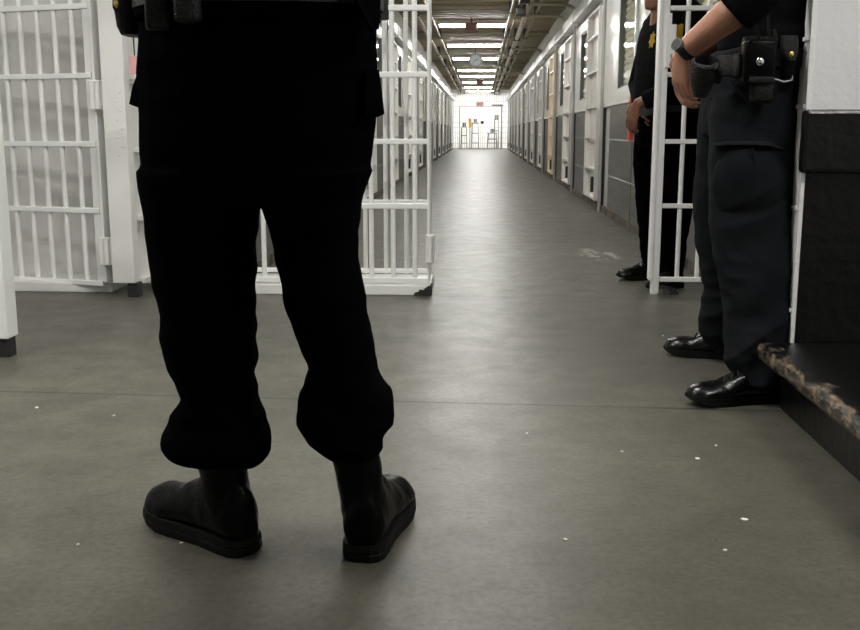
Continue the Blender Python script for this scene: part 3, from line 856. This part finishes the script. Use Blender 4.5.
def make_shoe(root, name, heel, toe, ankle, shaft_z, rshaft, k=1., laces=True, M=LEATH, sole_h=.028, tall=1.12):
    heel, d, s, Lf = foot_frame(heel, toe)
    W = .043 * k
    topz = [(0, .075), (.03, .090), (.09, .100), (.2, .108), (.38, .104), (.52, .084), (.66, .070), (.78, .066), (.88, .063), (.95, .057), (.985, .050), (1, .042)]
    bm = BM(); rings = []
    for (t_, w), (_, tz) in zip(FW, topz):
        c = heel + d * (Lf * t_); h0 = sole_h - .010; h1 = max(tz * k * tall, h0 + .012)
        ring = []
        for i in range(20):
            a = 2 * PI * i / 20; ca, sa = math.cos(a), math.sin(a)
            hw = W * w * 1.03
            zz = (h0 + (h1 - h0) * .36) + (sa * (h1 - h0) * .64 if sa > 0 else sa * (h1 - h0) * .36)
            ww = hw * math.copysign(abs(ca) ** (.85 if sa > 0 else .6), ca) * (1 - .25 * max(0, sa))
            ring.append(c + s * ww + Z_ * zz)
        rings.append(ring)
    loft(bm, rings)
    a0 = heel + d * (Lf * .19)
    top = V(ankle); 
    tube(bm, [a0 + Z_ * .045, a0 + Z_ * .10 + (top - a0).to_2d().to_3d() * .3, V((top.x, top.y, shaft_z * .75 + .03)), V((top.x, top.y, shaft_z))], [.036 * k, .042 * k, rshaft, rshaft], 20)
    me = remesh(bm, .0055, 5)
    displace(me, lambda p, q: .004 * noise.noise(p * 24) * (1 if p.z > .03 else 0))
    o = obj(name, me, M, root, True)
    # sole
    bm = BM(); R0, R1, R2 = [], [], []
    n_ = len(FW); out = []
    for t_, w in FW: out.append((t_, w))
    left = [heel + d * (Lf * (t_ * 1.03 - .012)) + s * (W * w * 1.03) for t_, w in out]
    right = [heel + d * (Lf * (t_ * 1.03 - .012)) - s * (W * w * 1.03) for t_, w in reversed(out)]
    loop = left + right
    cen = heel + d * Lf * .5
    def lp(z, f, toeup=0.):
        res = []
        for p in loop:
            q = cen + (p - cen) * f; t_ = (p - heel).dot(d) / Lf
            res.append(V((q.x, q.y, z + toeup * max(0, t_ - .72) ** 2 * .28)))
        return res
    loft(bm, [lp(0.0, .975, 1), lp(.005, 1., 1), lp(sole_h * .45, 1.0, .7), lp(sole_h * .5, .985, .7), lp(sole_h * .62, 1.0, .5), lp(sole_h, .985, .4)])
    so = obj('sole', bm, RUBBER, o, False)
    if laces:
        for j in range(4):
            t_ = .40 + .075 * j; c = heel + d * (Lf * t_); tz = [.104, .094, .083, .075][j] * k * tall
            for sg in (-1, 1):
                bm = BM(); tube(bm, [c + s * (.024 * k) + d * (-.008 * sg) + Z_ * (tz - .012), c + Z_ * (tz + .004), c - s * (.024 * k) + d * (.008 * sg) + Z_ * (tz - .012)], .0028, 6); obj('lace', bm, NYLON, o, True)
    return o


def rows3(rows, y_of, ry_of, rx_pad=0.):
    """silhouette rows (py, xl, xr) turned into horizontal rings of real depth"""
    res = []
    for i, (py, xl, xr) in enumerate(rows):
        t_ = i / (len(rows) - 1); y = y_of(t_)
        a, b_ = pix(xl, py, y), pix(xr, py, y)
        c = (a + b_) / 2
        res.append((V((c.x, c.y, c.z)), (b_.x - a.x) / 2 + rx_pad, ry_of(t_)))
    return res


def lerp(pts):
    def f(t_):
        for (a, va), (b_, vb) in zip(pts, pts[1:]):
            if t_ <= b_: return va + (vb - va) * (t_ - a) / (b_ - a)
        return pts[-1][1]
    return f


def torso(bm, c, f, rows, p=2.4):
    f = V(f).normalized(); r = f.cross(Z_)
    loft(bm, [ell(V((c[0], c[1], 0)) + Z_ * z + f * o_, r, f, rx, ry, 32, p) for z, rx, ry, o_ in rows])


def shrink(rows, q):
    return [(z, rx - q, ry - q, o_) for z, rx, ry, o_ in rows]


def person_body(name, label, parts, skin, origin, voxel=.006):
    bm = BM(); parts(bm)
    me = remesh(bm, voxel, 3)
    o = obj(name, me, skin, None, True, origin)
    return tag(o, label, 'person')


# ---- foreground officer, seen from behind
YM = 1.97
LL = [(170, 141, 270), (200, 145, 259), (230, 149, 256), (250, 152, 255), (290, 158, 255), (315, 165, 254), (338, 163, 254), (361, 168, 258), (376, 177, 253), (394, 185, 253), (408, 178, 259), (420, 172, 264), (432, 165, 268), (442, 165, 268), (453, 170, 268), (460, 196, 262)]
RL = [(170, 252, 374), (200, 263, 361), (224, 270, 359), (233, 272, 357), (262, 278, 358), (298, 285, 365), (325, 295, 370), (345, 303, 373), (369, 311, 375), (384, 306, 384), (402, 298, 396), (414, 298, 396), (426, 302, 390), (436, 308, 383), (446, 320, 380), (454, 331, 378)]
HP = [(-55, 150, 372), (-20, 142, 380), (20, 140, 379), (60, 139, 379), (100, 139, 380), (140, 140, 376), (175, 143, 371), (203, 150, 359)]
kl = lerp([(0, YM), (.5, YM + .02), (1, YM + .005)]); kr = lerp([(0, YM), (.5, YM + .03), (1, YM - .02)])
ryl = lerp([(0, .135), (.25, .115), (.55, .10), (.7, .095), (.88, .105), (1, .07)])
F0 = V((0, 1, 0))
mc = pix(260, 0, YM); MX = mc.x
TORM = [(1.02, .195, .135, 0), (1.12, .20, .14, 0), (1.25, .205, .145, 0), (1.38, .225, .15, 0), (1.47, .225, .135, 0), (1.535, .16, .10, .0), (1.565, .075, .07, .005)]
hipL, hipR = V((MX - .10, YM, .92)), V((MX + .10, YM, .92))


def legpts(rows, yf):
    r_ = rows3(rows, yf, lambda t_: .05)
    return [c for c, a, b_ in r_]


lL, lR = legpts(LL, kl), legpts(RL, kr)


def body_foot(bm, hl, toe):
    hl, toe = V(hl), V(toe)
    tube(bm, [hl.lerp(toe, q) + Z_ * z for q, z in ((.14, .058), (.4, .058), (.65, .048), (.84, .046))], [.024, .024, .015, .009], 10)


BOOTS = [((-.468, 1.925, 0), (-.722, 2.108, 0)), ((-.236, 1.895, 0), (-.190, 2.200, 0))]


def man_parts(bm):
    torso(bm, (MX, YM), F0, shrink([(.93, .17, .12, 0)] + TORM, .02))
    for hp, lp, sx in ((hipL, lL, -1), (hipR, lR, 1)):
        hl, te = BOOTS[0 if sx < 0 else 1]
        an = V(hl).lerp(V(te), .22)
        tube(bm, [hp, lp[3], lp[6], lp[9], lp[12], lp[15], V((an.x, an.y, .06))], [.085, .07, .05, .05, .04, .036, .03], 16)
    for hl, toe in BOOTS: body_foot(bm, hl, toe)
    for s in (-1, 1):
        sh, el, wr_ = V((MX + s * .21, YM, 1.48)), V((MX + s * .27, YM + .03, 1.19)), V((MX + s * .08, YM + .24, 1.22))
        tube(bm, [V((MX + s * .1, YM, 1.48)), sh, sh.lerp(el, .5), el], [.06, .058, .05, .04], 14)
        tube(bm, [el, el.lerp(wr_, .35), wr_], [.04, .042, .028], 14)
        add_hand(bm, wr_, V((-s, .25, 0)), V((0, .9, .3)), .5, s)
    add_head(bm, V((MX, YM + .02, 1.76)), F0)


man = person_body('person', 'person in black uniform seen from behind, standing nearest the camera', man_parts, SKIN, (MX, YM, 0))
head_extras(man, V((MX, YM + .02, 1.76)), F0)
bm = BM()
zrings(bm, [(c, a - .004, b_) for c, a, b_ in rows3(HP, lambda t_: YM, lerp([(0, .125), (.4, .155), (.7, .15), (1, .12)]))][::-1])
zrings(bm, rows3(LL, kl, ryl)[::-1]); zrings(bm, rows3(RL, kr, ryl)[::-1])
# cargo pocket flaps standing off the thighs
me = remesh(bm, .007, 3)


def man_fold(p, q):
    low = max(0, min(1, (.62 - p.z) / .35))
    return fold(p, q, .0025 + .0045 * low, 10) - .0015
displace(me, man_fold)
tr = obj('trousers', me, CLOTH, man, True)
for s, rows in ((-1, [(71, 138, 150), (88, 132, 150), (104, 129, 150), (108, 139, 152)]), (1, [(70, 379, 366), (92, 382, 366), (114, 384.5, 366), (117, 378, 364)])):
    bm = BM(); pts = []
    for py, xo, xi in rows:
        pts.append([pix(xo, py, YM - .05), pix(xo, py, YM + .05), pix(xi, py, YM + .06), pix(xi, py, YM - .09)])
    loft(bm, pts); obj('pocket_flap', bm, CLOTH, tr)
# boots
make_shoe(man, 'boot', *BOOTS[0], (lL[15].x - .016, lL[15].y, 0), .245, .054, 1.16, False, LEATHB, .036, 1.32)
make_shoe(man, 'boot', *BOOTS[1], (lR[15].x + .001, lR[15].y, 0), .255, .049, 1.16, False, LEATHB, .036, 1.32)
# jacket
bm = BM()
torso(bm, (MX, YM), F0, [(1.065, .232, .17, 0), (1.075, .232, .172, 0)] + [(z, rx + .028, ry + .02, o_) for z, rx, ry, o_ in TORM[1:-1]] + [(1.585, .08, .08, .005)])
for s in (-1, 1):
    sh, el, wr_ = V((MX + s * .22, YM, 1.48)), V((MX + s * .275, YM + .03, 1.185)), V((MX + s * .10, YM + .22, 1.22))
    tube(bm, [V((MX + s * .08, YM, 1.49)), sh, sh.lerp(el, .5), el, el.lerp(wr_, .45), wr_], [.085, .085, .072, .066, .055, .045], 18)
me = remesh(bm, .008, 4); displace(me, lambda p, q: fold(p, q, .004, 8))
jk = obj('jacket', me, CLOTH, man, True)
# hem corner hanging at the right hip
a0, a1, a2 = pix(388, 19, YM - .02), pix(377, 31, YM - .06), pix(356, 0, YM - .12)
bm = BM()
loft(bm, [[pix(386, -30, YM + .08), pix(389, 20, YM + .08), pix(377.5, 21, YM - .01), pix(377, -30, YM - .02)], [pix(378, -30, YM + .08), pix(380, 20, YM + .08), pix(371, 21, YM - .0), pix(371, -30, YM + .0)]])
obj('hem_corner', bm, NYLON, jk)
bm = BM(); q = [pix(350, -20, YM - .17), pix(357, 0, YM - .17), pix(373, 31, YM - .13), pix(379, 29, YM - .10), pix(382, -20, YM - .09)]
loft(bm, [[p for p in q], [p + V((-.006, .016, 0)) for p in q]]); obj('hem_flap', bm, CLOTH, jk)
# belt gear at his left hip
bm = BM(); loft(bm, [ell((MX, YM, z), X_, Y_, .236, .178, 40, 2.4) for z in (1.085, 1.135)]); bl = obj('belt', bm, WEAVE, man, True)
c = pix(127, 8, YM - .02)
bm = BM(); loft(bm, [ell(pix(131, -30, YM), X_, Y_, .026, .05, 16, 3.), ell(pix(131, 0, YM), X_, Y_, .027, .055, 16, 3.), ell(pix(131, 28, YM), X_, Y_, .019, .045, 16, 3.), ell(pix(133, 36, YM), X_, Y_, .016, .04, 16, 3.)]); obj('holster', bm, NYLON, bl, True)
bm = BM(); loft(bm, [ell(pix(119, -25, YM - .03), X_, Y_, .010, .025, 12), ell(pix(119, 8, YM - .03), X_, Y_, .010, .022, 12), ell(pix(121, 17, YM - .03), X_, Y_, .006, .015, 12)]); gr = obj('grip', bm, RUBBER, bl, True)
bm = BM(); ball(bm, pix(116.5, 3, YM - .05), .006, (1, .6, 1.6)); obj('brass_snap', bm, BRASS, gr, True)
bm = BM(); obox(bm, pix(187, -8, YM - .185), X_, Y_, Z_, .022, .018, .052, .008); obj('pouch', bm, WEAVE, bl, True)
bm = BM(); obox(bm, pix(156, -8, YM - .17), (.9, .3, 0), (-.3, .9, 0), Z_, .022, .016, .066, .008); obj('pouch', bm, NYLON, bl, True)

# ---- officer standing by the wall end, in profile
YO = 3.42
FO = V((-1, 0, 0))
XO = .965
HO = [(52, 713, 803), (70, 706, 805), (90, 706, 805), (112, 705, 801), (135, 704, 797)]
NL = [(95, 713, 803), (120, 711, 800), (145, 710, 797), (170, 709, 793), (205, 710, 791), (222, 711, 789), (245, 714, 790), (270, 719, 791), (295, 723, 790), (318, 726, 787), (340, 725, 784), (358, 726, 782), (374, 732, 780), (382, 740, 778)]
FL = [(95, 703, 770), (130, 699, 765), (165, 697, 755), (200, 694, 750), (240, 697, 747), (270, 703, 748), (287, 706, 748), (313, 702, 746), (327, 701, 742), (340, 704, 741), (350, 714, 740)]
ynl = lerp([(0, 3.33), (.5, 3.25), (1, 3.19)]); yfl = lerp([(0, 3.52), (.5, 3.70), (1, 3.80)])
nl, fl = rows3(NL, ynl, lerp([(0, .12), (.4, .105), (.7, .088), (1, .075)])), rows3(FL, yfl, lerp([(0, .12), (.4, .1), (.7, .085), (1, .072)]))
TORO = [(1.08, .185, .165, 0), (1.18, .19, .17, .005), (1.30, .20, .17, .0), (1.42, .215, .165, 0), (1.51, .21, .135, 0), (1.575, .15, .10, 0), (1.605, .075, .07, 0)]
SHN, SHF = V((XO + .01, YO - .205, 1.52)), V((XO + .01, YO + .205, 1.52))
wrN = pix(682, 52, 3.12); elN = pix(752, -3, 2.99); elF = V((.90, YO + .30, 1.22)); wrF = V((wrN.x + .05, YO + .05, wrN.z - .02))
dN = V((.10, .42, -1)); bN = V((-1, -.45, -.25))


def off_parts(bm):
    torso(bm, (XO, YO), FO, shrink([(.95, .16, .14, 0)] + TORO, .02))
    for rows, foot, toe in ((nl, (.972, 3.20), (.668, 3.125)), (fl, (1.03, 3.79), (.73, 3.885))):
        tube(bm, [rows[0][0] + Z_ * .02] + [rows[i][0] for i in (2, 4, 7, len(rows) - 2)] + [V((*foot, .07)).lerp(V((*toe, .07)), .2)], [.08, .07, .05, .042, .034, .028], 16)
        body_foot(bm, (*foot, 0), (*toe, 0))
    for sh, el, wr_ in ((SHN, elN, wrN), (SHF, elF, wrF)):
        tube(bm, [V((XO, YO, 1.52)).lerp(sh, .5), sh, sh.lerp(el, .5), el], [.06, .058, .05, .043], 16)
        tube(bm, [el, el.lerp(wr_, .3), el.lerp(wr_, .65), wr_], [.043, .050, .040, .030], 18)
    add_hand(bm, wrN, dN, bN, .70, 1, 1.0)
    add_hand(bm, wrF, V((.02, -.55, -.8)), V((-1, .1, -.2)), .6, -1, 1.0)
    add_head(bm, V((XO - .02, YO, 1.80)), FO)


off = person_body('person', 'officer in short-sleeved black uniform in profile beside the black wall end', off_parts, SKIN, (XO, YO, 0), .0052)
head_extras(off, V((XO - .02, YO, 1.80)), FO)
bm = BM()
zrings(bm, rows3(HO, lambda t_: YO - .01, lerp([(0, .19), (.6, .20), (1, .17)]))[::-1], p=2.5)
zrings(bm, nl[::-1]); zrings(bm, fl[::-1])
# bulging cargo pocket on the near thigh
pk = [pix(753, 150, ynl(.2) - .1), pix(754, 180, ynl(.3) - .1), pix(753, 212, ynl(.4) - .1)]
ball(bm, pk[1].lerp(pk[2], .15) + V((0, .045, 0)), 1., (.118, .072, .125), 32)
ball(bm, pk[1] + V((-.03, .03, .01)), 1., (.07, .06, .10), 28)
me = remesh(bm, .006, 3)


def off_fold(p, q):
    low = max(0, min(1, (.65 - p.z) / .3))
    a = noise.noise(V((p.x * 3.5 + p.z * 2.5, p.y * 4, p.z * 8 - p.x * 6)))
    b_ = noise.noise(V((p.x * 9 - p.z * 5 + 4, p.y * 9, p.z * 13 + p.x * 7)))
    return (.0045 + .006 * low) * (.8 - 2.4 * abs(a)) + (.002 + .003 * low) * (.6 - 2 * abs(b_))


displace(me, off_fold)
tr = obj('trousers', me, CLOTHO, off, True)
# flap seam over the pocket, draping in a curve
bm = BM(); y_ = ynl(.15) - .125
fp = [pix(714, 143, y_ + .05), pix(728, 141, y_ + .015), pix(748, 140.5, y_), pix(768, 141.5, y_ + .005), pix(785, 146, y_ + .03), pix(795, 153, y_ + .07)]
lo = [pix(714, 146, y_ + .045), pix(728, 145, y_ + .0), pix(748, 144.5, y_ - .012), pix(768, 145.5, y_ - .01), pix(785, 150, y_ + .02), pix(795, 157, y_ + .07)]
loft(bm, [[a, b_, b_ + V((0, .03, 0)), a + V((0, .03, 0))] for a, b_ in zip(fp, lo)]); obj('pocket_flap', bm, CLOTHO, tr, True)
bm = BM(); tube(bm, [pix(752, 148, y_ - .022), pix(755, 165, y_ - .02), pix(754, 190, y_ - .022)], .004, 6); obj('pocket_pleat', bm, CLOTHO, tr, True)
bm = BM(); tube(bm, [pix(732, 82, 3.19), pix(742, 96, 3.175), pix(757, 112, 3.17)], .0035, 6); obj('side_pocket_seam', bm, CLOTHO, tr, True)
bm = BM(); q = [pix(784, 66, 3.27), pix(804, 72, 3.34), pix(808, 94, 3.34), pix(784, 92, 3.26)]
loft(bm, [q, [p + V((-.004, .03, 0)) for p in q]]); obj('seat_pocket_flap', bm, CLOTHO, tr)
# shoes
make_shoe(off, 'shoe', (.972, 3.20, 0), (.668, 3.125, 0), (nl[-1][0].x + .005, nl[-1][0].y, 0), .14, .042, 1.02)
make_shoe(off, 'shoe', (1.03, 3.79, 0), (.73, 3.885, 0), (fl[-1][0].x + .02, fl[-1][0].y, 0), .14, .042, 1.02)
# shirt
bm = BM()
torso(bm, (XO, YO), FO, [(1.115, .212, .200, -.016), (1.125, .215, .202, -.016)] + [(z, rx + .018, ry + .030, o_ - .013) for z, rx, ry, o_ in TORO[1:-1]] + [(1.625, .082, .08, 0)])
for sh, el, wr_ in ((SHN, elN, wrN), (SHF, elF, wrF)):
    e2 = el.lerp(wr_, .26)
    tube(bm, [V((XO, YO, 1.53)).lerp(sh, .4), sh, sh.lerp(el, .5), el.lerp(sh, .06), e2], [.085, .085, .078, .074, .066], 20)
me = remesh(bm, .007, 4); displace(me, lambda p, q: fold(p, q, .004, 8))
shirt = obj('shirt', me, SHIRTO, off, True)
bm = BM(); cc_ = V((XO - .01, YO, 0)); loft(bm, [ell(cc_ + Z_ * z, X_, Y_, a, a, 24) for z, a in ((1.59, .088), (1.645, .078), (1.65, .072), (1.60, .07))]); obj('collar', bm, SHIRTO, shirt, True)
# belt and what rides on it
bm = BM(); loft(bm, [ell((XO - .005, YO, z), X_, Y_, .187, .212, 48, 2.5) for z in (1.055, 1.068, 1.095, 1.108)]); bl = obj('belt', bm, NYLON, off, True)
YB = 3.19
bm = BM(); obox(bm, pix(729, 66, YB + .02), (.93, -.36, 0), (.36, .93, 0), Z_, .036, .014, .032, .006); obj('keeper', bm, WEAVE, bl, True)
bm = BM(); obox(bm, pix(737, 66, YB + .0), (.97, -.24, 0), (.24, .97, 0), Z_, .010, .018, .036, .004); obj('keeper', bm, WEAVE, bl, True)
# open ribbed cup at the front hip
ca = pix(700, 95, 3.09); cb_ = pix(706, 61, 3.03)
ax = (cb_ - ca).normalized(); u = (X_ - ax * X_.dot(ax)).normalized(); v_ = ax.cross(u)
bm = BM(); rg = []
nr = 15
for i in range(nr):
    t_ = i / (nr - 1); c = ca.lerp(cb_, t_); r_ = .020 + .020 * min(1, t_ * 1.6) + (.0022 if i % 2 else 0)
    rg.append(ell(c, u, v_, r_, r_ * .9, 22))
rg.append(ell(cb_ + ax * .003, u, v_, .034, .03, 22)); rg.append(ell(cb_ - ax * .04, u, v_, .03, .026, 22))
loft(bm, rg); obj('ribbed_cup', bm, WEAVE, bl, True)
bm = BM(); tube(bm, [cb_ + u * .02 - v_ * .03, cb_ + u * .035 - v_ * .018 - ax * .02, cb_ + u * .04 - v_ * .01 - ax * .06], [.010, .014, .012], 12); obj('clip', bm, RUBBER, bl, True)
# radio pouch with snap, radio stub and cord
pc = pix(758, 68, YB - .035)
bm = BM(); obox(bm, pix(758, 62, YB - .03), X_, Y_, Z_, .048, .03, .066, .012); rp_ = obj('radio_pouch', bm, LEATHB, bl, True)
bm = BM(); obox(bm, pix(761, 90, YB - .03), X_, Y_, Z_, .034, .022, .040, .012); obj('pouch_tail', bm, NYLON, rp_, True)
bm = BM(); obox(bm, pix(761, 80, YB - .055), X_, Y_, Z_, .038, .008, .010, .004); obj('strap', bm, NYLON, rp_, True)
bm = BM(); ball(bm, pix(760, 61.5, YB - .064), .013, (1, .55, 1)); obj('silver_snap', bm, CHROME, rp_, True)
bm = BM(); obox(bm, pix(758, 41, YB - .03), X_, Y_, Z_, .042, .022, .012, .004); rd = obj('radio', bm, RUBBER, rp_, True)
for px_ in (746, 753): 
    bm = BM(); tube(bm, [pix(px_, 44, YB - .03), pix(px_, 36, YB - .03)], .007, 10); obj('radio_knob', bm, RUBBER, rd, True)
bm = BM(); tube(bm, [pix(760, 40, YB - .05), pix(755, 25, YB - .055), pix(751, 8, YB - .05), pix(753, -12, YB - .045)], .0045, 8); obj('radio_cord', bm, RUBBER, rd, True)
bm = BM(); tube(bm, [pix(770, 42, YB - .05), pix(768, 20, YB - .055), pix(772, -2, YB - .05), pix(780, -22, YB - .045)], .004, 8); obj('radio_cord', bm, RUBBER, rd, True)
bm = BM(); tube(bm, [pix(772, 55, YB - .04), pix(774, 40, YB - .042), pix(772, 30, YB - .04)], .012, 10); obj('antenna_base', bm, RUBBER, rd, True)
# slim woven pouch with brass snap
bm = BM(); loft(bm, [ell(pix(x, y, YB + .0), X_, Y_, rx, .022, 20, 3.5) for x, y, rx in ((789, 36, .024), (789.5, 48, .025), (790, 57, .021), (790, 61, .013))]); fp_ = obj('pouch_flap', bm, WEAVE, bl, True)
bm = BM(); loft(bm, [ell(pix(x, y, YB + .012), X_, Y_, rx, .024, 20, 3.5) for x, y, rx in ((788, 40, .022), (788, 70, .022), (788, 79, .018))]); obj('pouch_body', bm, LEATHB, fp_, True)
bm = BM(); ball(bm, pix(791, 54, YB - .024), .0095, (1, .5, 1)); obj('brass_snap', bm, BRASS, fp_, True)
bm = BM(); tube(bm, [pix(775, 79, YB - .01), pix(784, 82, YB - .012), pix(792, 80, YB - .01), pix(793, 62, YB - .005)], .003, 8); obj('wire_loop', bm, STEEL, fp_, True)
# watch
wd = (elN - wrN).normalized(); u, v_ = frame(wd); wc = wrN + wd * .012
bm = BM(); loft(bm, [ell(wc + wd * q, u, v_, r_, r_, 28) for q, r_ in ((-.012, .0325), (-.009, .035), (.009, .035), (.012, .0325))]); wt = obj('wristwatch', bm, NYLON, off, True)
fd = V((-1, -.35, .1)); fd = (fd - wd * fd.dot(wd)).normalized()
bm = BM(); tube(bm, [wc + fd * .026, wc + fd * .043], .019, 24); obj('watch_case', bm, GREYT, wt, True)
bm = BM(); tube(bm, [wc + fd * .043, wc + fd * .044], .0155, 24); obj('watch_dial', bm, DARKB, wt, True)

# ---- officer behind the right screen
YT = 5.80
FT = V((-.93, -.37, 0)).normalized(); RT = FT.cross(Z_)   # RT is his right
XT = 1.075
N3 = [(112, 650, 703), (140, 650, 702), (165, 650, 699), (190, 653, 695), (210, 655, 692), (233, 657, 688), (255, 657, 685), (270, 656, 683), (280, 660, 681)]
F3 = [(112, 640, 690), (140, 634, 682), (165, 633, 676), (190, 635, 670), (210, 637, 667), (235, 639, 665), (255, 641, 663), (264, 643, 661)]
H3 = [(95, 640, 698), (115, 638, 701), (135, 637, 699), (150, 640, 697)]
n3 = rows3(N3, lerp([(0, 5.70), (.5, 5.66), (1, 5.60)]), lerp([(0, .12), (.5, .09), (1, .072)]))
f3 = rows3(F3, lerp([(0, 5.92), (.5, 5.92), (1, 5.90)]), lerp([(0, .12), (.5, .09), (1, .07)]))
TOR3 = [(1.02, .175, .155, .01), (1.12, .185, .165, .025), (1.25, .20, .16, .02), (1.38, .215, .15, .01), (1.47, .20, .125, 0), (1.53, .14, .09, 0), (1.56, .075, .07, 0)]
ct = V((XT, YT, 0))
S3N = ct - RT * .20 + Z_ * 1.45; S3F = ct + RT * .20 + Z_ * 1.45
w3N = pix(637, 104, 5.55); w3F = w3N + V((.06, .24, .0))
e3N = V((1.13, 5.50, 1.12)); e3F = V((.93, 6.10, 1.12))


def far_parts(bm):
    torso(bm, ct, FT, shrink([(.92, .16, .13, 0)] + TOR3, .02))
    for rows, foot, toe in ((n3, (1.13, 5.64), (.93, 5.46)), (f3, (1.085, 5.94), (.81, 5.87))):
        tube(bm, [rows[0][0]] + [rows[i][0] for i in (2, 4, 6)] + [V((*foot, .07)).lerp(V((*toe, .07)), .2)], [.085, .075, .055, .04, .028], 16)
        body_foot(bm, (*foot, 0), (*toe, 0))
    for sh, el, wr_ in ((S3N, e3N, w3N), (S3F, e3F, w3F)):
        tube(bm, [ct + Z_ * 1.45 + (sh - ct - Z_ * 1.45) * .5, sh, sh.lerp(el, .5), el], [.06, .058, .05, .04], 14)
        tube(bm, [el, el.lerp(wr_, .35), wr_], [.04, .042, .029], 14)
    add_hand(bm, w3N, V((-.25, .35, -1)), V((-.8, -.6, .1)), .6, 1)
    add_hand(bm, w3F, V((.1, -.6, -.8)), V((-1, .1, 0)), .5, 1)
    add_head(bm, V((.975, 5.76, 1.645)), FT)


far = person_body('person', 'officer in long-sleeved black uniform with yellow patches behind the right screen', far_parts, SKIND, (XT, YT, 0), .0056)
head_extras(far, V((.975, 5.76, 1.645)), FT)
bm = BM()
zrings(bm, rows3(H3, lambda t_: 5.80, lerp([(0, .17), (1, .16)]))[::-1]); zrings(bm, n3[::-1]); zrings(bm, f3[::-1])
me = remesh(bm, .008, 3); displace(me, lambda p, q: fold(p, q, .005, 9) - .002)
obj('trousers', me, CLOTH, far, True)
make_shoe(far, 'shoe', (1.13, 5.64, 0), (.93, 5.46, 0), (n3[-1][0].x, n3[-1][0].y, 0), .13, .040, .98)
make_shoe(far, 'shoe', (1.085, 5.94, 0), (.81, 5.87, 0), (f3[-1][0].x, f3[-1][0].y, 0), .13, .040, .98)
bm = BM()
torso(bm, ct, FT, [(1.0, .195, .18, .01), (1.01, .2, .182, .012)] + [(z, rx + .018, ry + .016, o_) for z, rx, ry, o_ in TOR3[1:-1]] + [(1.575, .085, .085, 0)])
for sh, el, wr_ in ((S3N, e3N, w3N), (S3F, e3F, w3F)):
    tube(bm, [ct + Z_ * 1.46 + (sh - ct - Z_ * 1.45) * .4, sh, sh.lerp(el, .5), el, el.lerp(wr_, .5), wr_ + (el - wr_) * .12], [.085, .083, .073, .066, .056, .045], 18)
me = remesh(bm, .008, 4); displace(me, lambda p, q: fold(p, q, .004, 8))
shirt = obj('shirt', me, SHIRTO, far, True)
bm = BM(); loft(bm, [ell(ct + Z_ * z + FT * .012 - FT * (z - 1.5) * .2, RT, FT, a, a, 24) for z, a in ((1.50, .098), (1.575, .082), (1.58, .075), (1.53, .07))]); obj('collar', bm, SHIRTO, shirt, True)
bm = BM(); loft(bm, [ell(ct + Z_ * z + FT * .01, RT, FT, .205, .192, 40, 2.4) for z in (.945, 1.0)]); obj('belt', bm, WEAVE, far, True)


def patch(px, py, shape, name, parent_me_obj):
    """a cloth emblem laid on the shirt surface that the pixel shows"""
    d = (cF + cR * ((px - 430) / FPX) - cU * ((py - 315) / FPX)).normalized()
    off_ = ORIG[parent_me_obj.name]
    o_ = V((0, 0, H)) - off_
    from mathutils.bvhtree import BVHTree
    me_ = parent_me_obj.data
    tree = BVHTree.FromPolygons([v.co for v in me_.vertices], [p.vertices[:] for p in me_.polygons])
    hit, nn, idx, dist = tree.ray_cast(o_, d)
    if hit is None: return None
    nn = nn.lerp(-d, .0).normalized(); up = (Z_ - nn * Z_.dot(nn)).normalized(); rt = up.cross(nn)
    bm = BM(); ring = []
    pts = []
    for a, b_ in shape:
        q = hit + rt * a + up * b_
        loc, n2, i2, _ = tree.find_nearest(q); pts.append((loc + off_, n2))
    c0 = hit + off_
    f_ = [bm.verts.new(p + n2 * .004) for p, n2 in pts]; cv = bm.verts.new(c0 + nn * .005)
    for i in range(len(f_)): bm.faces.new((cv, f_[i], f_[(i + 1) % len(f_)]))
    bmesh.ops.solidify(bm, geom=bm.faces[:], thickness=.002)
    return obj(name, bm, YELLOW, parent_me_obj)


star = [(.030 * (1 if k % 2 == 0 else .62) * math.cos(k * PI / 7 + PI / 2), .050 * (1 if k % 2 == 0 else .68) * math.sin(k * PI / 7 + PI / 2)) for k in range(14)]
patch(652.5, 40, star, 'badge', shirt)
shld = [(-.040, .045), (-.02, .055), (0, .048), (.02, .055), (.040, .045), (.040, -.01), (.026, -.04), (0, -.062), (-.026, -.04), (-.040, -.01)]
patch(677, 34, shld, 'shoulder_patch', shirt)

# ------------------------------------------------------------------ world and colour
w = bpy.data.worlds.new('world'); sc.world = w; w.use_nodes = True
w.node_tree.nodes['Background'].inputs['Color'].default_value = (.9, .95, 1, 1)
w.node_tree.nodes['Background'].inputs['Strength'].default_value = .05
sc.view_settings.view_transform = 'Standard'; sc.view_settings.look = 'None'
sc.view_settings.exposure = 0.38; sc.view_settings.gamma = 1.0; sc.view_settings.use_curve_mapping = False
